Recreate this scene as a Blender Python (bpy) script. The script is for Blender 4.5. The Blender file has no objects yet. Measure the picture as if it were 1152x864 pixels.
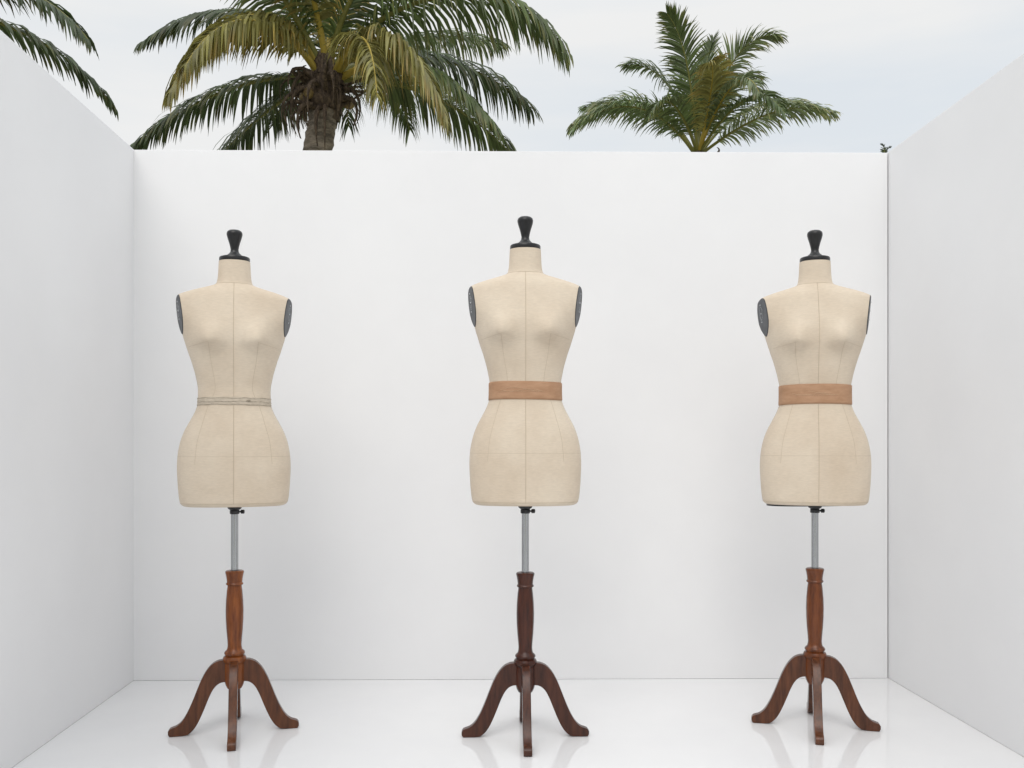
import bpy, bmesh, math, random
import numpy as np
from mathutils import Vector, Matrix
random.seed(7)
scene = bpy.context.scene
scene.view_settings.view_transform = 'Standard'
scene.view_settings.look = 'None'
scene.view_settings.exposure = 0

# ------------------------------------------------------------------ helpers
def link(o, parent=None):
    scene.collection.objects.link(o)
    if parent is not None:
        o.parent = parent
    return o

def mesh_obj(name, verts, faces, mats=(), parent=None, smooth=True, midx=None):
    me = bpy.data.meshes.new(name)
    me.from_pydata([tuple(v) for v in verts], [], faces)
    for m in mats:
        me.materials.append(m)
    if midx is not None:
        me.polygons.foreach_set('material_index', midx)
    me.polygons.foreach_set('use_smooth', [smooth] * len(me.polygons))
    me.update()
    return link(bpy.data.objects.new(name, me), parent)

def empty(name, loc, rz=0):
    e = bpy.data.objects.new(name, None)
    e.empty_display_size = 0.2
    e.location = loc
    e.rotation_euler = (0, 0, rz)
    return link(e)

def lathe(name, prof, mat, parent=None, seg=48, loc=(0, 0, 0), smooth=True, autosm=True):
    verts, faces = [], []
    n = len(prof)
    for r, z in prof:
        for k in range(seg):
            a = 2 * math.pi * k / seg
            verts.append((r * math.cos(a), r * math.sin(a), z))
    for i in range(n - 1):
        for k in range(seg):
            k2 = (k + 1) % seg
            faces.append((i * seg + k, i * seg + k2, (i + 1) * seg + k2, (i + 1) * seg + k))
    faces.append(tuple(range(seg))[::-1])
    faces.append(tuple((n - 1) * seg + k for k in range(seg)))
    o = mesh_obj(name, verts, faces, [mat], parent, smooth)
    bm = bmesh.new(); bm.from_mesh(o.data)
    bmesh.ops.recalc_face_normals(bm, faces=bm.faces)
    for e in bm.edges:
        if len(e.link_faces) == 2 and e.calc_face_angle(0) > math.radians(38):
            e.smooth = False
    bm.to_mesh(o.data); bm.free()
    o.location = loc
    return o

def tube(pts, rad, sides=6, base=0):
    pts = [Vector(p) for p in pts]
    verts, faces = [], []
    n = len(pts)
    prev = None
    for i, p in enumerate(pts):
        t = (pts[min(i + 1, n - 1)] - pts[max(i - 1, 0)])
        if t.length < 1e-9:
            t = Vector((0, 0, 1))
        t.normalize()
        ref = prev if prev is not None else (Vector((0, 0, 1)) if abs(t.z) < .9 else Vector((1, 0, 0)))
        u = ref - t * ref.dot(t)
        if u.length < 1e-6:
            u = t.orthogonal()
        u.normalize(); prev = u
        v = t.cross(u)
        r = rad[i] if hasattr(rad, '__len__') else rad
        for k in range(sides):
            a = 2 * math.pi * k / sides
            verts.append(p + (u * math.cos(a) + v * math.sin(a)) * r)
    for i in range(n - 1):
        for k in range(sides):
            k2 = (k + 1) % sides
            faces.append((base + i * sides + k, base + i * sides + k2, base + (i + 1) * sides + k2, base + (i + 1) * sides + k))
    return verts, faces

# ------------------------------------------------------------------ materials
def new_mat(name):
    m = bpy.data.materials.new(name)
    m.use_nodes = True
    nt = m.node_tree
    return m, nt, nt.nodes['Principled BSDF']

def N(nt, t, **kw):
    n = nt.nodes.new(t)
    for k, v in kw.items():
        setattr(n, k, v)
    return n

def noise_col(nt, bsdf, scale, c1, c2, detail=6, rough=.6, vec_scale=None, lo=.35, hi=.65, rnd=True):
    tc = N(nt, 'ShaderNodeTexCoord')
    mp = N(nt, 'ShaderNodeMapping')
    if vec_scale:
        mp.inputs['Scale'].default_value = vec_scale
    nt.links.new(tc.outputs['Object'], mp.inputs['Vector'])
    if rnd:
        oi = N(nt, 'ShaderNodeObjectInfo')
        mul = N(nt, 'ShaderNodeMath', operation='MULTIPLY')
        mul.inputs[1].default_value = 37
        nt.links.new(oi.outputs['Random'], mul.inputs[0])
        nt.links.new(mul.outputs[0], mp.inputs['Location'])
    nz = N(nt, 'ShaderNodeTexNoise')
    nz.inputs['Scale'].default_value = scale
    nz.inputs['Detail'].default_value = detail
    nz.inputs['Roughness'].default_value = rough
    nt.links.new(mp.outputs[0], nz.inputs['Vector'])
    cr = N(nt, 'ShaderNodeValToRGB')
    cr.color_ramp.elements[0].position = lo
    cr.color_ramp.elements[1].position = hi
    cr.color_ramp.elements[0].color = (*c1, 1)
    cr.color_ramp.elements[1].color = (*c2, 1)
    nt.links.new(nz.outputs['Fac'], cr.inputs['Fac'])
    nt.links.new(cr.outputs['Color'], bsdf.inputs['Base Color'])
    return mp, nz, cr

def add_bump(nt, bsdf, mp, scale, strength, dist, detail=4):
    nz = N(nt, 'ShaderNodeTexNoise')
    nz.inputs['Scale'].default_value = scale
    nz.inputs['Detail'].default_value = detail
    nt.links.new(mp.outputs[0], nz.inputs['Vector'])
    b = N(nt, 'ShaderNodeBump')
    b.inputs['Strength'].default_value = strength
    b.inputs['Distance'].default_value = dist
    nt.links.new(nz.outputs['Fac'], b.inputs['Height'])
    nt.links.new(b.outputs[0], bsdf.inputs['Normal'])
    return b

# linen: softly blotched cloth x fine slub weave
linen, nt, bs = new_mat('linen')
mp, nz, cr = noise_col(nt, bs, 5, (.60, .495, .38), (.70, .605, .485), detail=6, rough=.6, lo=.28, hi=.68)
slub = N(nt, 'ShaderNodeTexNoise'); slub.inputs['Scale'].default_value = 60; slub.inputs['Detail'].default_value = 5
mp2 = N(nt, 'ShaderNodeMapping'); mp2.inputs['Scale'].default_value = (1, 1, 5)
nt.links.new(mp.outputs[0], mp2.inputs['Vector']); nt.links.new(mp2.outputs[0], slub.inputs['Vector'])
mr = N(nt, 'ShaderNodeMapRange'); mr.inputs['From Min'].default_value = .3; mr.inputs['From Max'].default_value = .7
mr.inputs['To Min'].default_value = .95; mr.inputs['To Max'].default_value = 1.04
nt.links.new(slub.outputs['Fac'], mr.inputs['Value'])
vm = N(nt, 'ShaderNodeVectorMath', operation='SCALE')
nt.links.new(cr.outputs['Color'], vm.inputs[0]); nt.links.new(mr.outputs[0], vm.inputs['Scale'])
nt.links.new(vm.outputs[0], bs.inputs['Base Color'])
bs.inputs['Roughness'].default_value = .88
bs.inputs['Specular IOR Level'].default_value = .2
bs.inputs['Sheen Weight'].default_value = .12
b1 = add_bump(nt, bs, mp, 10, .35, .007, 3)
b2 = N(nt, 'ShaderNodeBump'); b2.inputs['Strength'].default_value = .3; b2.inputs['Distance'].default_value = .001
n2 = N(nt, 'ShaderNodeTexNoise'); n2.inputs['Scale'].default_value = 300
nt.links.new(mp.outputs[0], n2.inputs['Vector'])
nt.links.new(n2.outputs['Fac'], b2.inputs['Height'])
nt.links.new(b1.outputs[0], b2.inputs['Normal'])
nt.links.new(b2.outputs[0], bs.inputs['Normal'])

seam_m, nt, bs = new_mat('seam_thread')
bs.inputs['Base Color'].default_value = (.50, .41, .305, 1); bs.inputs['Roughness'].default_value = .9

band_m, nt, bs = new_mat('tan_band')
mp, nz, cr = noise_col(nt, bs, 20, (.38, .21, .115), (.46, .27, .16), vec_scale=(1, 1, 3))
bs.inputs['Roughness'].default_value = .75
add_bump(nt, bs, mp, 60, .3, .002)
band_crease, nt, bs = new_mat('band_crease')
bs.inputs['Base Color'].default_value = (.54, .36, .23, 1); bs.inputs['Roughness'].default_value = .8
tape_m, nt, bs = new_mat('beige_tape')
noise_col(nt, bs, 60, (.46, .395, .31), (.60, .52, .42), vec_scale=(1, 1, 4))
bs.inputs['Roughness'].default_value = .85
cord_m, nt, bs = new_mat('grey_cord')
noise_col(nt, bs, 90, (.26, .22, .17), (.50, .43, .34))
bs.inputs['Roughness'].default_value = .8

black_m, nt, bs = new_mat('black_lacquer')
bs.inputs['Base Color'].default_value = (.007, .007, .008, 1); bs.inputs['Roughness'].default_value = .3
plate_m, nt, bs = new_mat('grey_plate')
mp, nz, cr = noise_col(nt, bs, 25, (.065, .07, .075), (.105, .11, .12))
bs.inputs['Roughness'].default_value = .6
plate2_m, nt, bs = new_mat('plate_rim')
bs.inputs['Base Color'].default_value = (.03, .03, .033, 1); bs.inputs['Roughness'].default_value = .5
steel_m, nt, bs = new_mat('steel')
bs.inputs['Base Color'].default_value = (.42, .43, .44, 1); bs.inputs['Metallic'].default_value = 1
bs.inputs['Roughness'].default_value = .25

def wood(name, c1, c2):
    m, nt, bs = new_mat(name)
    mp, nz, cr = noise_col(nt, bs, 9, c1, c2, detail=8, rough=.6, vec_scale=(7, 7, 1), lo=.3, hi=.7)
    bs.inputs['Roughness'].default_value = .26
    bs.inputs['Specular IOR Level'].default_value = .4
    add_bump(nt, bs, mp, 30, .15, .002)
    return m
wood_sets = [
    (wood('amber_wood', (.08, .018, .004), (.26, .075, .014)), wood('brown_wood', (.05, .015, .005), (.14, .045, .014))),
    (wood('dark_wood', (.026, .007, .004), (.08, .020, .008)), wood('dark_wood_leg', (.028, .008, .004), (.085, .025, .011))),
    (wood('red_wood', (.06, .015, .004), (.19, .053, .012)), wood('brown_wood_leg', (.045, .014, .005), (.13, .042, .015))),
]

# walls
wall_m, nt, bs = new_mat('white_wall_paint')
mp, nz, cr = noise_col(nt, bs, 1.3, (.83, .83, .838), (.86, .86, .865), detail=5, rnd=False)
bs.inputs['Roughness'].default_value = .62
bs.inputs['Specular IOR Level'].default_value = .3
add_bump(nt, bs, mp, 3.0, .12, .02, 6)
floor_m, nt, bs = new_mat('glossy_white_floor')
mp, nz, cr = noise_col(nt, bs, 2, (.79, .79, .80), (.82, .82, .825), rnd=False)
bs.inputs['Roughness'].default_value = .08
bs.inputs['IOR'].default_value = 1.5
add_bump(nt, bs, mp, 5, .05, .004, 2)
ground_m, nt, bs = new_mat('sandy_grass')
noise_col(nt, bs, .6, (.10, .13, .05), (.42, .37, .28), detail=10, rnd=False)
bs.inputs['Roughness'].default_value = .95

# ------------------------------------------------------------------ world + sun
SUN_EL, SUN_AZ = math.radians(48), math.radians(-12)   # sun behind the camera, a little to the left
w = bpy.data.worlds.new('World'); scene.world = w; w.use_nodes = True
nt = w.node_tree
bg = nt.nodes['Background']
bg.inputs['Strength'].default_value = .122
sky = N(nt, 'ShaderNodeTexSky', sky_type='NISHITA')
sky.sun_disc = False
sky.sun_elevation = SUN_EL
sky.sun_rotation = math.pi - SUN_AZ
sky.dust_density = 3
tc = N(nt, 'ShaderNodeTexCoord'); mp = N(nt, 'ShaderNodeMapping')
mp.inputs['Scale'].default_value = (1.2, 1.2, 6.0)
mp.inputs['Rotation'].default_value = (0, .12, 0)
nt.links.new(tc.outputs['Generated'], mp.inputs['Vector'])
nz = N(nt, 'ShaderNodeTexNoise'); nz.inputs['Scale'].default_value = 1.6
nz.inputs['Detail'].default_value = 7; nz.inputs['Roughness'].default_value = .5
nt.links.new(mp.outputs[0], nz.inputs['Vector'])
cr = N(nt, 'ShaderNodeValToRGB')
cr.color_ramp.elements[0].position = .36; cr.color_ramp.elements[0].color = (.86, .91, .955, 1)
cr.color_ramp.elements[1].position = .62; cr.color_ramp.elements[1].color = (1, 1, .99, 1)
nt.links.new(nz.outputs['Fac'], cr.inputs['Fac'])
# overcast sky: the cloud deck is brighter towards the zenith
sep = N(nt, 'ShaderNodeSeparateXYZ'); nt.links.new(tc.outputs['Generated'], sep.inputs[0])
mr = N(nt, 'ShaderNodeMapRange'); mr.interpolation_type = 'SMOOTHSTEP'
mr.inputs['From Min'].default_value = .38; mr.inputs['From Max'].default_value = 1.0
mr.inputs['To Min'].default_value = 7.3; mr.inputs['To Max'].default_value = 12.5
nt.links.new(sep.outputs['Z'], mr.inputs['Value'])
sc = N(nt, 'ShaderNodeVectorMath', operation='SCALE')
nt.links.new(mr.outputs[0], sc.inputs['Scale'])
nt.links.new(cr.outputs['Color'], sc.inputs[0])
mx = N(nt, 'ShaderNodeMix', data_type='RGBA'); mx.inputs['Factor'].default_value = .95
nt.links.new(sky.outputs['Color'], mx.inputs[6]); nt.links.new(sc.outputs[0], mx.inputs[7])
nt.links.new(mx.outputs[2], bg.inputs['Color'])

sun = bpy.data.lights.new('sun', 'SUN'); sun.energy = 1.0; sun.angle = math.radians(40); sun.color = (1, .96, .91)
so = link(bpy.data.objects.new('sun', sun))
d = Vector((math.sin(SUN_AZ) * math.cos(SUN_EL), -math.cos(SUN_AZ) * math.cos(SUN_EL), math.sin(SUN_EL)))
so.rotation_euler = d.to_track_quat('Z', 'Y').to_euler()
so.location = d * 20

# ------------------------------------------------------------------ camera
cam = bpy.data.cameras.new('camera'); co = link(bpy.data.objects.new('camera', cam))
co.location = (0, 0, 1.03); co.rotation_euler = (math.pi / 2, 0, 0)
cam.lens = 32.5; cam.sensor_width = 36; cam.shift_y = .059
cam.clip_end = 3000
scene.camera = co

# ------------------------------------------------------------------ setting
def slab(name, poly, z0, z1, mat, bevel=.004):
    n = len(poly)
    v = [(x, y, z0) for x, y in poly] + [(x, y, z1) for x, y in poly]
    f = [tuple(range(n))[::-1], tuple(range(n, 2 * n))] + [(i, (i + 1) % n, n + (i + 1) % n, n + i) for i in range(n)]
    o = mesh_obj(name, v, f, [mat], smooth=False)
    if bevel:
        m = o.modifiers.new('b', 'BEVEL'); m.width = bevel; m.segments = 3
    return o
mesh_obj('ground', [(-1500, -1500, -.14), (1500, -1500, -.14), (1500, 1500, -.14), (-1500, 1500, -.14)], [(0, 1, 2, 3)], [ground_m], smooth=False)
HW = 2.315
bl, br = (-1.653, 4.03), (1.656, 4.072)
sl, sr = -.054, -.026
Y0 = -.6
T = .09
slab('floor', [(-1.9, -2.2), (2.1, -2.2), (2.1, 4.4), (-1.9, 4.4)], -.13, 0, floor_m)
g = .0015
slab('white_wall', [(bl[0] - .0, bl[1]), (br[0] - g, br[1]), (br[0] - g, br[1] + T), (bl[0], bl[1] + T)], .0006, HW, wall_m, .0018)
lx0 = bl[0] + (Y0 - bl[1]) * sl
slab('white_wall', [(lx0 - T, Y0), (lx0, Y0), (bl[0] - .001, bl[1] + T + .002), (bl[0] - T, bl[1] + T + .002)], .0008, HW + .002, wall_m, .0018)
rx0 = br[0] + (Y0 - br[1]) * sr
slab('white_wall', [(rx0, Y0), (rx0 + T, Y0), (br[0] + T, br[1] + T + .002), (br[0], br[1] + T + .002)], .0008, HW + .004, wall_m, .0018)

# ------------------------------------------------------------------ dress forms
S = 318.4
tab = np.array([  # y, W, F, B
    (282, 17.5, 17, 17), (298, 18.3, 18, 18), (306, 19.4, 19.2, 19.2), (309.5, 21.2, 20.5, 21), (311.5, 26, 22, 23), (314.5, 36, 24, 26),
    (318, 48, 26.5, 29), (322.5, 60, 29, 32), (328, 67.5, 31, 34), (338, 70, 34, 36), (350, 67.5, 37.5, 36), (358, 62.5, 39.5, 36), (366, 58, 40.5, 36),
    (375, 55, 40, 35), (388, 51, 37.5, 32), (400, 47, 35, 30), (420, 41.8, 31, 27.5), (432, 40, 29, 26.5), (448, 40.2, 29.5, 28),
    (458, 43.2, 30.5, 31), (470, 49.3, 33, 36.5), (482, 55.3, 35, 41.5), (495, 59.6, 36.5, 45), (510, 62.1, 37, 46), (522, 62.7, 37, 45), (540, 62, 36, 42),
    (558, 60.5, 34.5, 39.5), (563, 59.6, 34, 39), (566, 58, 33, 38), (567.5, 55.5, 31.5, 36.5)], float)

def pchip(x, y, xq):
    h = np.diff(x); dl = np.diff(y) / h
    d = np.zeros_like(y)
    for i in range(1, len(x) - 1):
        if dl[i - 1] * dl[i] > 0:
            w1 = 2 * h[i] + h[i - 1]; w2 = h[i] + 2 * h[i - 1]
            d[i] = (w1 + w2) / (w1 / dl[i - 1] + w2 / dl[i])
    d[0] = dl[0]; d[-1] = dl[-1]
    i = np.clip(np.searchsorted(x, xq) - 1, 0, len(x) - 2)
    t = (xq - x[i]) / h[i]
    return ((1 + 2 * t) * (1 - t) ** 2 * y[i] + t * (1 - t) ** 2 * h[i] * d[i] + t * t * (3 - 2 * t) * y[i + 1] + t * t * (t - 1) * h[i] * d[i + 1])

NE = 2.25
_wc = {}
def wfb(y):
    k = round(float(y), 4)
    if k not in _wc:
        _wc[k] = tuple(float(pchip(tab[:, 0], tab[:, j], np.array([y], float))[0]) for j in (1, 2, 3))
    return _wc[k]
def bust(x, y):
    r = 0
    for c in (-27, 27):
        sy = 17 if y < 378 else 8.5
        r += 15.0 * math.exp(-((x - c) / 13.5) ** 2 - ((y - 378) / sy) ** 2)
    return r
def surf(x, y, back=False, off=0.0):
    W, F, B = wfb(y)
    xx = min(abs(x) / W, 1)
    k = (1 - xx ** NE) ** (1 / NE)
    yy = B * k if back else -(F * k + bust(x, y) * k)
    yy += off if back else -off
    return Vector((x / S, yy / S, (567 - y) / S))
def ring_pt(a, y, off=0.0):
    W, F, B = wfb(y)
    c, s = math.cos(a), math.sin(a)
    x = math.copysign(abs(c) ** (2 / NE), c); q = abs(s) ** (2 / NE)
    xp = (W + off) * x
    if s < 0:
        yp = -((F + off) * q + bust(xp, y) * q)
    else:
        yp = (B + off) * q
    return Vector((xp / S, yp / S, (567 - y) / S))

def torso_mesh(parent):
    NA = 144
    ys = list(np.concatenate([np.arange(282, 306, 4.0), np.arange(306, 330, .8), np.arange(330, 562, 2.0), np.arange(562, 567.6, .7)]))
    verts, faces = [], []
    for y in ys:
        for k in range(NA):
            verts.append(ring_pt(2 * math.pi * (k + .5) / NA, y))
    for i in range(len(ys) - 1):
        for k in range(NA):
            k2 = (k + 1) % NA
            faces.append((i * NA + k, (i + 1) * NA + k, (i + 1) * NA + k2, i * NA + k2))
    faces.append(tuple(range(NA)))
    faces.append(tuple((len(ys) - 1) * NA + k for k in range(NA))[::-1])
    o = mesh_obj('torso', verts, faces, [linen, plate_m, plate2_m], parent)
    bm = bmesh.new(); bm.from_mesh(o.data)
    zmin = (567 - 420) / S          # only the shoulder region is cut for the armholes
    for sgn in (-1, 1):
        no = Vector((sgn * 1, -.2, -.10)).normalized()
        pt = Vector((sgn * 60.3 / S, 0, (567 - 343) / S))
        vs = [v for v in bm.verts if v.co.z > zmin]; sv = set(vs)
        es = [e for e in bm.edges if e.verts[0] in sv and e.verts[1] in sv]
        fs0 = [f for f in bm.faces if all(v in sv for v in f.verts)]
        r = bmesh.ops.bisect_plane(bm, geom=vs + es + fs0, plane_co=pt, plane_no=no, clear_outer=True, dist=1e-6)
        edges = [e for e in r['geom_cut'] if isinstance(e, bmesh.types.BMEdge)]
        rf = bmesh.ops.contextual_create(bm, geom=edges)
        fs = [f for f in rf['faces']]
        for f in fs:
            f.material_index = 2; f.smooth = False
        if fs:
            rr = bmesh.ops.inset_region(bm, faces=fs, thickness=.0022, depth=.0025)
            for f in rr['faces']:
                f.material_index = 2; f.smooth = False
            for f in fs:
                f.material_index = 1
    bmesh.ops.recalc_face_normals(bm, faces=bm.faces)
    for e in bm.edges:
        if len(e.link_faces) == 2 and e.calc_face_angle(0) > math.radians(40):
            e.smooth = False
    bm.to_mesh(o.data); bm.free()
    V, Fc = [], []
    for sgn in (-1, 1):
        no = Vector((sgn * 1, -.2, -.10)).normalized()
        c = Vector((sgn * 60.3 / S, 0, (567 - 341) / S)) + no * .0025
        u = no.cross(Vector((0, 0, 1))).normalized(); v = no.cross(u)
        pts = [c + no * .001 + u * (.016 * math.cos(a)) + v * (.024 * math.sin(a)) for a in np.linspace(0, 2 * math.pi, 33)]
        vv, ff = tube(pts, .0009, 5, len(V)); V += vv; Fc += ff
        for kz in (-.032, .0, .032):
            vv, ff = tube([c + v * kz, c + v * kz + no * .003], .003, 10, len(V)); V += vv; Fc += ff
            Fc.append(tuple(range(len(V) - 10, len(V))))
    mesh_obj('plate_bolts', V, Fc, [steel_m], parent)
    return o

def seams(parent):
    V, Fc = [], []
    def add(pts, r=.0009):
        vv, ff = tube(pts, r, 5, len(V)); V.extend(vv); Fc.extend(ff)
    ys = np.arange(309, 566, 3.0)
    add([surf(0, y, False, 0) for y in ys], .0009); add([surf(0, y, True, 0) for y in ys], .0009)
    kx = np.array([(316, 43), (335, 36), (360, 29), (378, 27), (400, 24.5), (432, 20), (450, 27), (470, 33), (500, 40), (530, 42), (566, 41)], float)
    for s in (-1, 1):
        yf = np.arange(381, 520, 3.0); yb = np.arange(318, 566, 3.0)
        add([surf(s * x, y, False, -.04) for x, y in zip(pchip(kx[:, 0], kx[:, 1], yf), yf)], .00065)
        add([surf(s * x, y, True) for x, y in zip(pchip(kx[:, 0], kx[:, 1], yb), yb)], .0006)
        add([ring_pt(0 if s > 0 else math.pi, y) for y in np.arange(372, 566, 3.0)], .0007)
        add([surf(s * x, 381 + (x - 27) * .16, False) for x in np.arange(27, 50, 2)], .0005)
    add([ring_pt(a, 309.5) for a in np.linspace(0, 2 * math.pi, 91)], .0009)
    add([ring_pt(a, 510, -.08) for a in np.linspace(0, 2 * math.pi, 91)], .0006)
    add([ring_pt(a, 564.0, .1) for a in np.linspace(0, 2 * math.pi, 91)], .0006)
    mesh_obj('seams', V, Fc, [seam_m], parent)

def band(parent, y0, y1, seed, mat=None, creases=True, th=1.3, name='waist_band'):
    rnd = random.Random(seed)
    NA = 160
    ys = [y0, y0 + .4, y0 + (y1 - y0) * .12, (y0 * 2 + y1) / 3, (y0 + 2 * y1) / 3, y1 - (y1 - y0) * .12, y1 - .4, y1]
    offs = [.0, th * .8, th, th * .96, th * .96, th, th * .8, .0]
    V, Fc = [], []
    for y, o in zip(ys, offs):
        for k in range(NA):
            a = 2 * math.pi * k / NA
            V.append(ring_pt(a, y + .35 * math.sin(a * 2 + seed), o))
    for i in range(len(ys) - 1):
        for k in range(NA):
            k2 = (k + 1) % NA
            Fc.append((i * NA + k, (i + 1) * NA + k, (i + 1) * NA + k2, i * NA + k2))
    mesh_obj(name, V, Fc, [mat or band_m], parent)
    if not creases:
        return
    V, Fc = [], []
    ph = rnd.random() * 6
    ym = (y0 + y1) / 2
    for j in range(3):
        a0 = -math.pi * .5 + rnd.uniform(-.9, -.2); a1 = a0 + rnd.uniform(.7, 1.5)
        pts = [ring_pt(a, ym + rnd.uniform(-.3, .3) + (2.2 - j) * math.sin(a * (5 + 2 * j) + ph + j) + j - 1, 1.4) for a in np.linspace(a0, a1, 40)]
        vv, ff = tube(pts, .0007, 5, len(V)); V += vv; Fc += ff
    mesh_obj('band_creases', V, Fc, [band_crease], parent)

def cords(parent):
    band(parent, 441.8, 451.2, 2, tape_m, False, .6, 'waist_tape')
    V, Fc = [], []
    for j, (yc, am, r) in enumerate([(442.8, .2, .0008), (447.0, .4, .0009), (450.3, .25, .0008)]):
        pts = [ring_pt(a, yc + am * math.sin(3 * a + j * 2) + .3 * math.sin(11 * a + j), .7) for a in np.linspace(0, 2 * math.pi, 121)]
        vv, ff = tube(pts, r, 6, len(V)); V += vv; Fc += ff
    k = ring_pt(-math.pi / 2 + .35, 446, 1.0)
    for q in range(2):
        pts = [k + Vector((.007 * math.cos(a + q), -.001 - .001 * q, .003 * math.sin(a * 1.3 + q))) for a in np.linspace(0, 6.3, 20)]
        vv, ff = tube(pts, .0007, 5, len(V)); V += vv; Fc += ff
    mesh_obj('waist_cord', V, Fc, [cord_m], parent)

def leg_mesh(mat, parent, ang, idx):
    top = [(7, 83), (14, 83), (22, 80.5), (29, 74), (35, 64), (40.5, 51), (46, 37), (52, 24), (58, 15), (64, 10.5), (69, 9), (71.5, 6.5), (71.5, 2.5), (70, 0)]
    bot = [(57, 0), (51, 1), (46, 4.5), (41, 11), (36, 21), (31, 33), (26.5, 44), (22, 52), (17, 56.5), (12, 58), (7, 58)]
    def smooth_line(p, n):
        p = np.array(p, float)
        s = np.concatenate([[0], np.cumsum(np.hypot(*np.diff(p, axis=0).T))])
        q = np.linspace(0, s[-1], n)
        return [(float(a), float(b)) for a, b in zip(pchip(s, p[:, 0], q), pchip(s, p[:, 1], q))]
    A = smooth_line(top, 36); B = smooth_line(bot[::-1], 36)
    h = .0145
    V, Fc = [], []
    for i in range(36):
        for (x, z) in (A[i], B[i]):
            for s in (-1, 1):
                V.append((x / S, s * h, z / S))
    for i in range(35):
        a = i * 4; b = a + 4
        Fc += [(a, b, b + 1, a + 1), (a + 2, a + 3, b + 3, b + 2), (a, a + 2, b + 2, b), (a + 1, b + 1, b + 3, a + 3)]
    Fc += [(0, 1, 3, 2), (140, 142, 143, 141)]
    o = mesh_obj('leg_%d' % idx, V, Fc, [mat], parent, smooth=False)
    bm = bmesh.new(); bm.from_mesh(o.data); bmesh.ops.recalc_face_normals(bm, faces=bm.faces)
    bm.to_mesh(o.data); bm.free()
    m = o.modifiers.new('b', 'BEVEL'); m.width = .004; m.segments = 3; m.limit_method = 'ANGLE'; m.angle_limit = math.radians(40)
    o.data.polygons.foreach_set('use_smooth', [True] * len(o.data.polygons))
    o.modifiers.new('wn', 'WEIGHTED_NORMAL')
    o.rotation_euler = (0, 0, ang)
    return o

def px(r, y, y0=828.):
    return (r / S, (y0 - y) / S)

def dress_form(loc, rot_base, rot_torso, z_torso, vs, ws, kind, woods, knob_side=1, tilt=0):
    root = empty('dress_form', loc, 0)
    base = bpy.data.objects.new('stand', None); link(base, root); base.rotation_euler = (0, 0, rot_base)
    wc, wl = woods
    for i in range(4):
        leg_mesh(wl, base, -math.pi / 2 + i * math.pi / 2, i + 1)
    prof = [(0, 778), (8, 778), (10, 774), (11, 770), (11.3, 752), (11, 749), (12.2, 747.5), (13, 745.5), (13, 743.5), (12, 741.5), (10.2, 740.8), (10.4, 739.8), (11.4, 738.5),
            (11.4, 737), (10.2, 735.4), (8.6, 734), (7.9, 731), (7.7, 728), (8.1, 722), (9.0, 712), (9.7, 700), (9.9, 690), (9.5, 678), (8.6, 667), (7.9, 662),
            (7.9, 660.6), (9.2, 660), (9.6, 659), (9.2, 658), (8.5, 657.3), (8.9, 653), (9.7, 648.5), (10.3, 646), (10.2, 644.6), (9, 643.8), (0, 643.8)]
    lathe('wooden_column', [px(*p) for p in prof], wc, base)
    tz = z_torso
    lathe('steel_pole', [(.0128, .55), (.0128, tz - .002)], steel_m, base, 32)
    lathe('pole_ferrule', [(.0, .574), (.0165, .574), (.0175, .576), (.0165, .579), (.0135, .5805), (0, .5805)], black_m, base, 32)
    tor = bpy.data.objects.new('body', None); link(tor, root)
    tor.location = (0, 0, tz); tor.rotation_euler = (0, tilt, rot_torso); tor.scale = (ws, ws, vs)
    lathe('clamp_collar', [(.0, -.034), (.0155, -.034), (.017, -.032), (.017, -.021), (.0155, -.0195), (.0175, -.018), (.0235, -.014), (.026, -.008), (.026, -.002), (0, -.002)], black_m, tor, 40)
    V, Fc = tube([(0, 0, 0), (.012, 0, 0), (.013, 0, 0), (.024, 0, 0), (.026, 0, 0)], [.003, .003, .0075, .0075, .004], 12)
    Fc.append(tuple(range(len(V) - 12, len(V))))
    o = mesh_obj('clamp_screw', V, Fc, [black_m], tor); o.location = (.009 * knob_side, 0, -.026)
    o.rotation_euler = (0, 0, 0 if knob_side > 0 else math.pi)
    NA = 64
    V = [ring_pt(2 * math.pi * k / NA, 566, -4.5) + Vector((0, 0, z)) for z in (-.0065, -.001) for k in range(NA)]
    Fc = [(k, (k + 1) % NA, NA + (k + 1) % NA, NA + k) for k in range(NA)] + [tuple(range(NA))[::-1], tuple(range(NA, 2 * NA))]
    ub = mesh_obj('base_board', V, Fc, [black_m if kind == 2 else linen], tor, smooth=False)
    if kind == 2:
        ub.location = (-.006, -.004, -.001); ub.rotation_euler = (0, -.022, 0)
    torso_mesh(tor)
    seams(tor)
    z0 = 567.
    lathe('neck_cap', [px(r, y, z0) for r, y in [(0, 283), (15.5, 283), (16.8, 282), (17.2, 281), (17.2, 278), (16.6, 276.8), (15, 276.2), (0, 276.2)]], black_m, tor, 64)
    lathe('finial', [px(r, y, z0) for r, y in [(0, 276.4), (8.6, 276.4), (8.9, 275.2), (8.2, 273.8), (6, 272), (4.8, 270), (4.4, 267.5), (5, 264), (6.3, 259), (7.9, 254),
                                               (8.8, 250.5), (8.9, 248.5), (8.2, 246.4), (6.2, 244.8), (3.2, 244.1), (0, 244)]], black_m, tor, 48)
    if kind == 0:
        cords(tor)
    elif kind == 1:
        band(tor, 431, 451, 3)
    else:
        band(tor, 427.5, 450.5, 8)
    return root

dress_form((-.995, 3.316, 0), math.radians(14), math.radians(15), .8135, .972, .99, 0, wood_sets[0], 1)
dress_form((.047, 3.266, 0), math.radians(1.5), 0, .8205, 1.0, 1.0, 1, wood_sets[1], 1)
dress_form((1.107, 3.379, 0), math.radians(-14), math.radians(-11), .8135, .985, .985, 2, wood_sets[2], 1)

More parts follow.
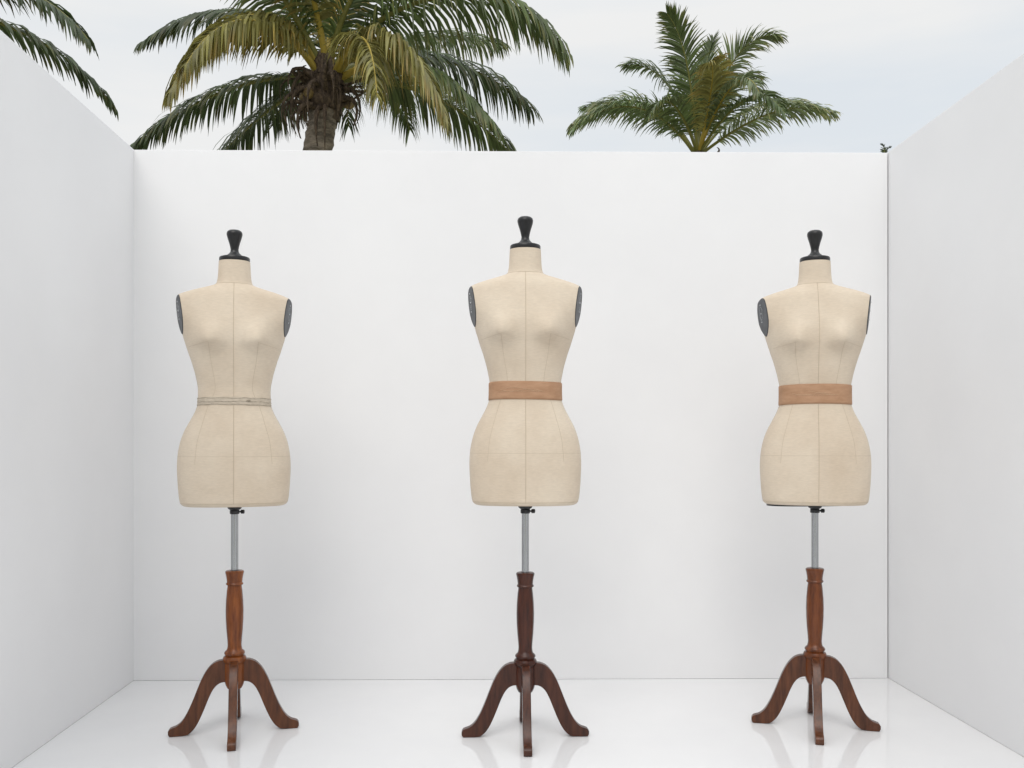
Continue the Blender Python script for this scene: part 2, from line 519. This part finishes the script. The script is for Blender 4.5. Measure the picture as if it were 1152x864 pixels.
# ------------------------------------------------------------------ palms
leaf_m = bpy.data.materials.new('palm_leaf'); leaf_m.use_nodes = True
nt = leaf_m.node_tree; bs = nt.nodes['Principled BSDF']
at = N(nt, 'ShaderNodeAttribute', attribute_name='tint')
nt.links.new(at.outputs['Color'], bs.inputs['Base Color'])
bs.inputs['Roughness'].default_value = .4
tr = N(nt, 'ShaderNodeBsdfTranslucent'); nt.links.new(at.outputs['Color'], tr.inputs['Color'])
ms = N(nt, 'ShaderNodeMixShader'); ms.inputs[0].default_value = .3
nt.links.new(bs.outputs[0], ms.inputs[1]); nt.links.new(tr.outputs[0], ms.inputs[2])
nt.links.new(ms.outputs[0], nt.nodes['Material Output'].inputs['Surface'])
bark_m, nt, bs = new_mat('palm_bark')
mp, nz, cr = noise_col(nt, bs, 5, (.10, .085, .068), (.32, .27, .22), vec_scale=(1, 1, 3), detail=8)
bs.inputs['Roughness'].default_value = .9
add_bump(nt, bs, mp, 14, .8, .05)
fibre_m, nt, bs = new_mat('palm_fibre')
mp, nz, cr = noise_col(nt, bs, 8, (.03, .02, .015), (.18, .13, .09), vec_scale=(3, 3, 1), detail=8)
bs.inputs['Roughness'].default_value = .9
add_bump(nt, bs, mp, 30, .8, .03)
nut_m, nt, bs = new_mat('coconut_husk')
noise_col(nt, bs, 6, (.10, .065, .03), (.28, .20, .08))
bs.inputs['Roughness'].default_value = .6

DG, MG, YG, YY = (.062, .094, .034), (.115, .16, .055), (.28, .26, .08), (.45, .36, .09)

def bez(c, t):
    a, b, cc, d = c; u = 1 - t
    return a * u ** 3 + b * 3 * u * u * t + cc * 3 * u * t * t + d * t ** 3

class Foliage:
    def __init__(s):
        s.v = []; s.f = []; s.c = []
    def add(s, v, f, c):
        s.v += v; s.f += f; s.c += [c] * len(v) if isinstance(c, tuple) else c

def frond(F, ctrl, L, col, rach, rnd, nl=75, wd=.045, droop=.35, r0=.05, t0=.14, lift=.15):
    ctrl = [Vector(c) for c in ctrl]
    n = 36
    pts = [bez(ctrl, i / n) for i in range(n + 1)]
    rr = [max(.009, r0 * (1 - i / n) ** 1.1) for i in range(n + 1)]
    vv, ff = tube(pts, rr, 5, len(F.v))
    F.add([tuple(p) for p in vv], ff, rach)
    roll = rnd.uniform(-.5, .5)
    clump = [rnd.random() for _ in range(12)]
    nseg = 4
    for i in range(nl):
        t = t0 + (1 - t0) * (i + rnd.random() * .6) / nl
        t = min(t, .999)
        P = bez(ctrl, t); Tn = (bez(ctrl, min(t + .01, 1)) - bez(ctrl, t - .01)).normalized()
        side = Tn.cross(Vector((0, 0, 1)))
        if side.length < .15:
            side = Tn.cross(Vector((0, 1, 0)))
        side.normalize(); side = Matrix.Rotation(roll, 3, Tn) @ side
        up = side.cross(Tn)
        u = (t - t0) / (1 - t0)
        prof = min(1, (u + .05) / .22) ** .7 * (1 if u < .5 else 1 - ((u - .5) / .5) ** 1.7 * .62)
        for s in (-1, 1):
            if rnd.random() < .05:
                continue
            ln = L * prof * rnd.uniform(.78, 1.1)
            d = (side * s * (.85 - .35 * u) + Tn * (.5 + .55 * u) + up * (lift + rnd.uniform(-.15, .15)) + Vector([rnd.uniform(-.08, .08) for _ in range(3)])).normalized()
            w0 = wd * rnd.uniform(.7, 1.1)
            p = P.copy(); b = len(F.v); vs = []
            dk = droop * rnd.uniform(.7, 1.35)
            if rnd.random() < .06: dk *= 2
            tw = rnd.uniform(-.5, .5)
            for q in range(nseg + 1):
                wv = Tn - d * Tn.dot(d)
                if wv.length < .05: wv = up
                wv.normalize(); wv = Matrix.Rotation(tw, 3, d) @ wv
                ww = w0 * (.5, 1, .95, .65, .05)[q] * .5
                vs += [tuple(p - wv * ww), tuple(p + wv * ww)]
                p = p + d * (ln / nseg)
                d = (d + Vector((0, 0, -dk))).normalized()
            k = .55 + .95 * rnd.random() * (.45 + .55 * clump[int(u * 11.99)])
            c = tuple(x * k for x in col)
            tip = (c[0] * 1.35 + .02, c[1] * 1.12 + .006, c[2]) if rnd.random() < .4 else c
            F.v += vs; F.f += [(b + 2 * q, b + 2 * q + 1, b + 2 * q + 3, b + 2 * q + 2) for q in range(nseg)]
            F.c += [c] * 6 + [tip] * 4

def palm(loc, crown, fronds, L, seed, trunk_r=.2, heart=1.0, nl=75, wd=.045, droop=.35, lift=.15, r0=.05):
    rnd = random.Random(seed)
    root = empty('palm_tree', loc)
    crown = Vector(crown)
    V, Fc = [], []; seg = 20; nr = 90
    for i in range(nr + 1):
        t = i / nr
        c = Vector((crown.x * t ** 1.6, crown.y * t ** 1.6, (crown.z - .3) * t))
        r = trunk_r * (1.25 - .3 * t + .5 * math.exp(-t * 14)) * (1 + .07 * (i % 2))
        for k in range(seg):
            a = 2 * math.pi * k / seg
            rr = r * (1 + rnd.uniform(-.03, .03))
            V.append((c.x + rr * math.cos(a), c.y + rr * math.sin(a), c.z + rnd.uniform(-.01, .01)))
    for i in range(nr):
        for k in range(seg):
            k2 = (k + 1) % seg
            Fc.append((i * seg + k, i * seg + k2, (i + 1) * seg + k2, (i + 1) * seg + k))
    mesh_obj('trunk', V, Fc, [bark_m], root)
    V, Fc = [], []
    for i in range(int(60 * heart)):
        a = rnd.uniform(0, 2 * math.pi); z0 = rnd.uniform(-.55, .1)
        out = rnd.uniform(.15, .55) * (1 - .2 * z0)
        ca, sa = math.cos(a), math.sin(a)
        p0 = crown + Vector((ca * trunk_r * .5, sa * trunk_r * .5, z0))
        hang = rnd.random() < .55
        p3 = p0 + Vector((ca * out, sa * out, rnd.uniform(-.75, -.2) if hang else rnd.uniform(.1, .45)))
        c = [p0, p0 + Vector((ca * out * .9, sa * out * .9, .2)), p3 + Vector((ca * .18, sa * .18, .3 if hang else -.1)), p3]
        pts = [bez(c, q / 8) for q in range(9)]
        r = rnd.uniform(.012, .045)
        vv, ff = tube(pts, [r * (1.5 - 1.3 * q / 8) * rnd.uniform(.7, 1.3) for q in range(9)], 6, len(V)); V += vv; Fc += ff
    for j in range(4):
        b = len(V)
        vv, ff = tube([crown + Vector((rnd.uniform(-.05, .05), rnd.uniform(-.05, .05), z)) for z in np.linspace(-.5, .35, 10)],
                      [trunk_r * rnd.uniform(.9, 1.3) * (1 if q < 7 else .6) for q in range(10)], 12, b)
        V += vv; Fc += ff
    mesh_obj('fibre_sheaths', V, Fc, [fibre_m], root)
    # a cluster of coconuts below the crown
    V, Fc = [], []
    for i in range(int(7 * heart)):
        a = rnd.uniform(0, 2 * math.pi); cc = crown + Vector((math.cos(a) * rnd.uniform(.26, .4), math.sin(a) * rnd.uniform(.26, .4), rnd.uniform(-.35, -.02)))
        R = rnd.uniform(.07, .10)
        zz = [-1.15, -.9, -.5, 0, .5, .85, 1.05]
        rad = [.05, .5, .88, 1, .85, .5, .05]
        vv, ff = tube([cc + Vector((.1 * R * z, 0, R * z)) for z in zz], [R * r for r in rad], 12, len(V)); V += vv; Fc += ff
    if V:
        mesh_obj('coconuts', V, Fc, [nut_m], root)
    F = Foliage()
    for (c, lf, col, rc, dr) in fronds:
        ctrl = [crown + Vector(p) for p in c]
        frond(F, ctrl, L * lf, col, rc, rnd, nl=nl, wd=wd, droop=droop * dr, lift=lift, r0=r0)
    o = mesh_obj('fronds', F.v, F.f, [leaf_m], root, smooth=True)
    ca = o.data.color_attributes.new('tint', 'FLOAT_COLOR', 'POINT')
    arr = np.ones((len(F.v), 4), dtype=np.float32); arr[:, :3] = np.array(F.c, dtype=np.float32)
    ca.data.foreach_set('color', arr.ravel())
    return root

def q(pts, k, cx, cy, ds):
    return [((x - cx) / k, d, (cy - y) / k) for (x, y), d in zip(pts, ds)]
RY = (.58, .45, .09); RG = (.26, .26, .07)
fr = []
def A(pts, ds, lf=1, col=MG, rc=RG, dr=1): fr.append((q(pts, 74, 366, 92, ds), lf, col, rc, dr))
A([(362, 80), (310, -30), (200, -45), (118, 5)], (0, .6, 1.2, 1.4), .6, DG, RG, 1)
A([(362, 84), (340, 10), (266, 25), (228, 140)], (0, -.4, -1.0, -1.3), .85, YG, RY, 1.6)
A([(360, 86), (330, 35), (285, 50), (262, 135)], (0, -.6, -1.5, -2.0), .75, YG, RY, 1.5)
A([(360, 88), (300, 65), (200, 80), (120, 142)], (0, .4, .8, 1.0), .65, DG, RG, 1.0)
A([(360, 90), (310, 70), (240, 90), (165, 155)], (0, 1.0, 1.9, 2.2), .7, DG, RG, 1.1)
A([(374, 80), (430, -10), (575, -20), (632, 75)], (0, -.2, -.5, -.6), .9, MG, RG, 1.5)
A([(380, 82), (430, 30), (520, 0), (600, 60)], (0, .8, 1.7, 2.3), .85, DG, RG, 1.3)
A([(378, 86), (430, 50), (480, 85), (512, 185)], (0, -.9, -1.7, -2.0), .85, YG, YY, 1.3)
A([(376, 86), (410, 60), (440, 85), (450, 175)], (0, -.9, -1.9, -2.4), .7, YG, RY, 1.2)
A([(380, 90), (450, 70), (535, 95), (596, 172)], (0, .4, .9, 1.2), .65, MG, RG, 1.1)
A([(380, 90), (440, 60), (500, 80), (560, 165)], (0, -.3, -.6, -.8), .65, MG, RY, 1.1)
A([(366, 78), (362, 30), (345, -40), (290, -110)], (0, .5, 1.0, 1.6), .9, MG, RG, .8)
A([(370, 78), (385, 20), (430, -50), (520, -80)], (0, -.3, -.7, -.9), .9, MG, RG, .9)
A([(368, 76), (372, 10), (380, -60), (400, -160)], (0, .1, .3, .5), .8, YG, RY, .7)
A([(372, 78), (420, 20), (470, -40), (560, -40)], (0, 1.0, 2.0, 2.8), .8, MG, RG, 1.2)
A([(364, 78), (330, 10), (290, -50), (230, -60)], (0, -.6, -1.0, -1.2), .8, MG, RG, 1)
A([(364, 80), (330, 30), (280, 20), (245, 60)], (0, 1.4, 2.6, 3.2), .8, DG, RG, 1)
A([(366, 80), (360, 20), (350, -10), (340, 40)], (0, 1.0, 2.8, 4.0), .8, DG, RG, 1)
A([(372, 80), (400, 10), (415, -10), (430, 50)], (0, 1.2, 2.9, 3.8), .8, MG, RG, 1)
A([(368, 78), (360, -20), (350, -60), (335, -60)], (0, -.8, -1.8, -2.8), .9, YG, RY, .8)
palm((-3.45, 14, -.14), (.62, 0, 1.03 + .14 + (500 - 92) / 74.3), fr, 1.15, 11, trunk_r=.215, nl=115, wd=.042, droop=.5, lift=.05, r0=.06)

# ---- second palm, further away (26 m)
fr = []
def A(pts, ds, lf=1, col=MG, rc=RG, dr=1): fr.append((q(pts, 40, 786, 186, ds), lf, col, rc, dr))
LG = (.145, .205, .085); L2 = (.22, .275, .135)
A([(784, 172), (770, 110), (750, 55), (708, 58)], (0, .3, .7, 1), .62, LG, RG, .9)
A([(785, 172), (775, 110), (765, 60), (742, 40)], (0, -.5, -1, -1.3), .6, MG, RG, .6)
A([(786, 172), (788, 110), (795, 65), (806, 38)], (0, .2, .3, .4), .55, MG, RG, .4)
A([(787, 172), (800, 110), (818, 50), (862, 64)], (0, -.4, -1, -1.3), .65, L2, RG, .8)
A([(788, 172), (805, 120), (825, 75), (848, 54)], (0, 1, 1.7, 2), .6, MG, RG, .6)
A([(788, 174), (825, 115), (890, 90), (938, 125)], (0, .2, .4, .5), .62, L2)
A([(788, 174), (830, 145), (870, 128), (915, 150)], (0, -.6, -1.3, -1.6), .6, L2)
A([(782, 174), (750, 105), (700, 85), (645, 132)], (0, .2, .5, .7), .68, L2)
A([(782, 174), (740, 125), (690, 118), (642, 165)], (0, -.6, -1.1, -1.4), .62, LG)
A([(783, 172), (760, 120), (720, 82), (664, 92)], (0, 1, 1.8, 2), .62, LG)
A([(786, 172), (790, 130), (785, 105), (770, 125)], (0, -1.2, -2.5, -3.2), .65, YG, RY)
A([(786, 172), (800, 120), (815, 105), (822, 150)], (0, -1.2, -2.4, -3), .65, L2, RY)
A([(786, 172), (780, 110), (780, 70), (772, 46)], (0, .6, 1, 1.4), .55, MG, RG, .4)
A([(786, 172), (810, 135), (830, 118), (850, 168)], (0, -1, -2.2, -2.8), .6, LG)
A([(784, 172), (760, 135), (735, 125), (715, 168)], (0, -1, -2, -2.6), .6, MG)
A([(786, 172), (792, 120), (815, 70), (830, 44)], (0, 1, 1.4, 1.6), .55, MG, RG, .5)
palm((5.25, 26, -.14), (0, 0, 1.03 + .14 + (500 - 186) / 40), fr, 1.4, 5, trunk_r=.2, heart=.4, nl=95, wd=.05, droop=.35, lift=.2)

# ---- palm at the left, crown mostly outside the view (11 m)
fr = []
def A(pts, ds, lf=1, col=MG, rc=RG, dr=1): fr.append((q(pts, 94.5, -150, 20, ds), lf, col, rc, dr))
A([(-150, 10), (-60, -45), (50, -25), (104, 50)], (0, 0, -.1, -.1), .55, DG, RG, 1.2)
A([(-150, 12), (-60, -30), (30, 5), (80, 80)], (0, .5, 1.0, 1.2), .45, DG, RG, 1.2)
A([(-150, 12), (-90, -15), (-10, 0), (25, 55)], (0, -.5, -1, -1.3), .5, MG, RG, 1)
for k in range(7):
    a = math.pi * (.62 + k * .19); rr = 2.6
    ca, sa = math.cos(a), math.sin(a)
    fr.append(([(0, 0, .1), (ca * rr * .4, sa * rr * .4, 1.1), (ca * rr * .9, sa * rr * .9, .8), (ca * rr * 1.2, sa * rr * 1.2, -.7)], .8, MG, RG, 1))
palm((-7.68, 11, -.14), (0, 0, 1.03 + .14 + (500 - 20) / 94.5), fr, 1.1, 21, nl=85, wd=.036, droop=.4, lift=.05)

# ---- distant palm whose top just clears the wall at the right (60 m)
fr = []
rnd = random.Random(3)
for k in range(12):
    a = k * 2.4; rr = 2.2 + .5 * rnd.random(); up = rnd.uniform(.8, 1.6)
    ca, sa = math.cos(a), math.sin(a)
    fr.append(([(0, 0, 0), (ca * rr * .4, sa * rr * .4, up * .6), (ca * rr * .8, sa * rr * .8, up * .5), (ca * rr, sa * rr, -1.2)], .7, DG, RG, 1))
fr.append(([(0, 0, 0), (.1, 0, .7), (.1, 0, 1.2), (-.1, 0, 1.35)], .4, DG, RG, .6))
fr.append(([(0, 0, 0), (.1, 0, .7), (.2, 0, 1.1), (.45, 0, 1.15)], .4, DG, RG, .6))
palm((24.1, 60, -.14), (0, 0, 19.3), fr, .8, 31, nl=30, wd=.07, droop=.3)
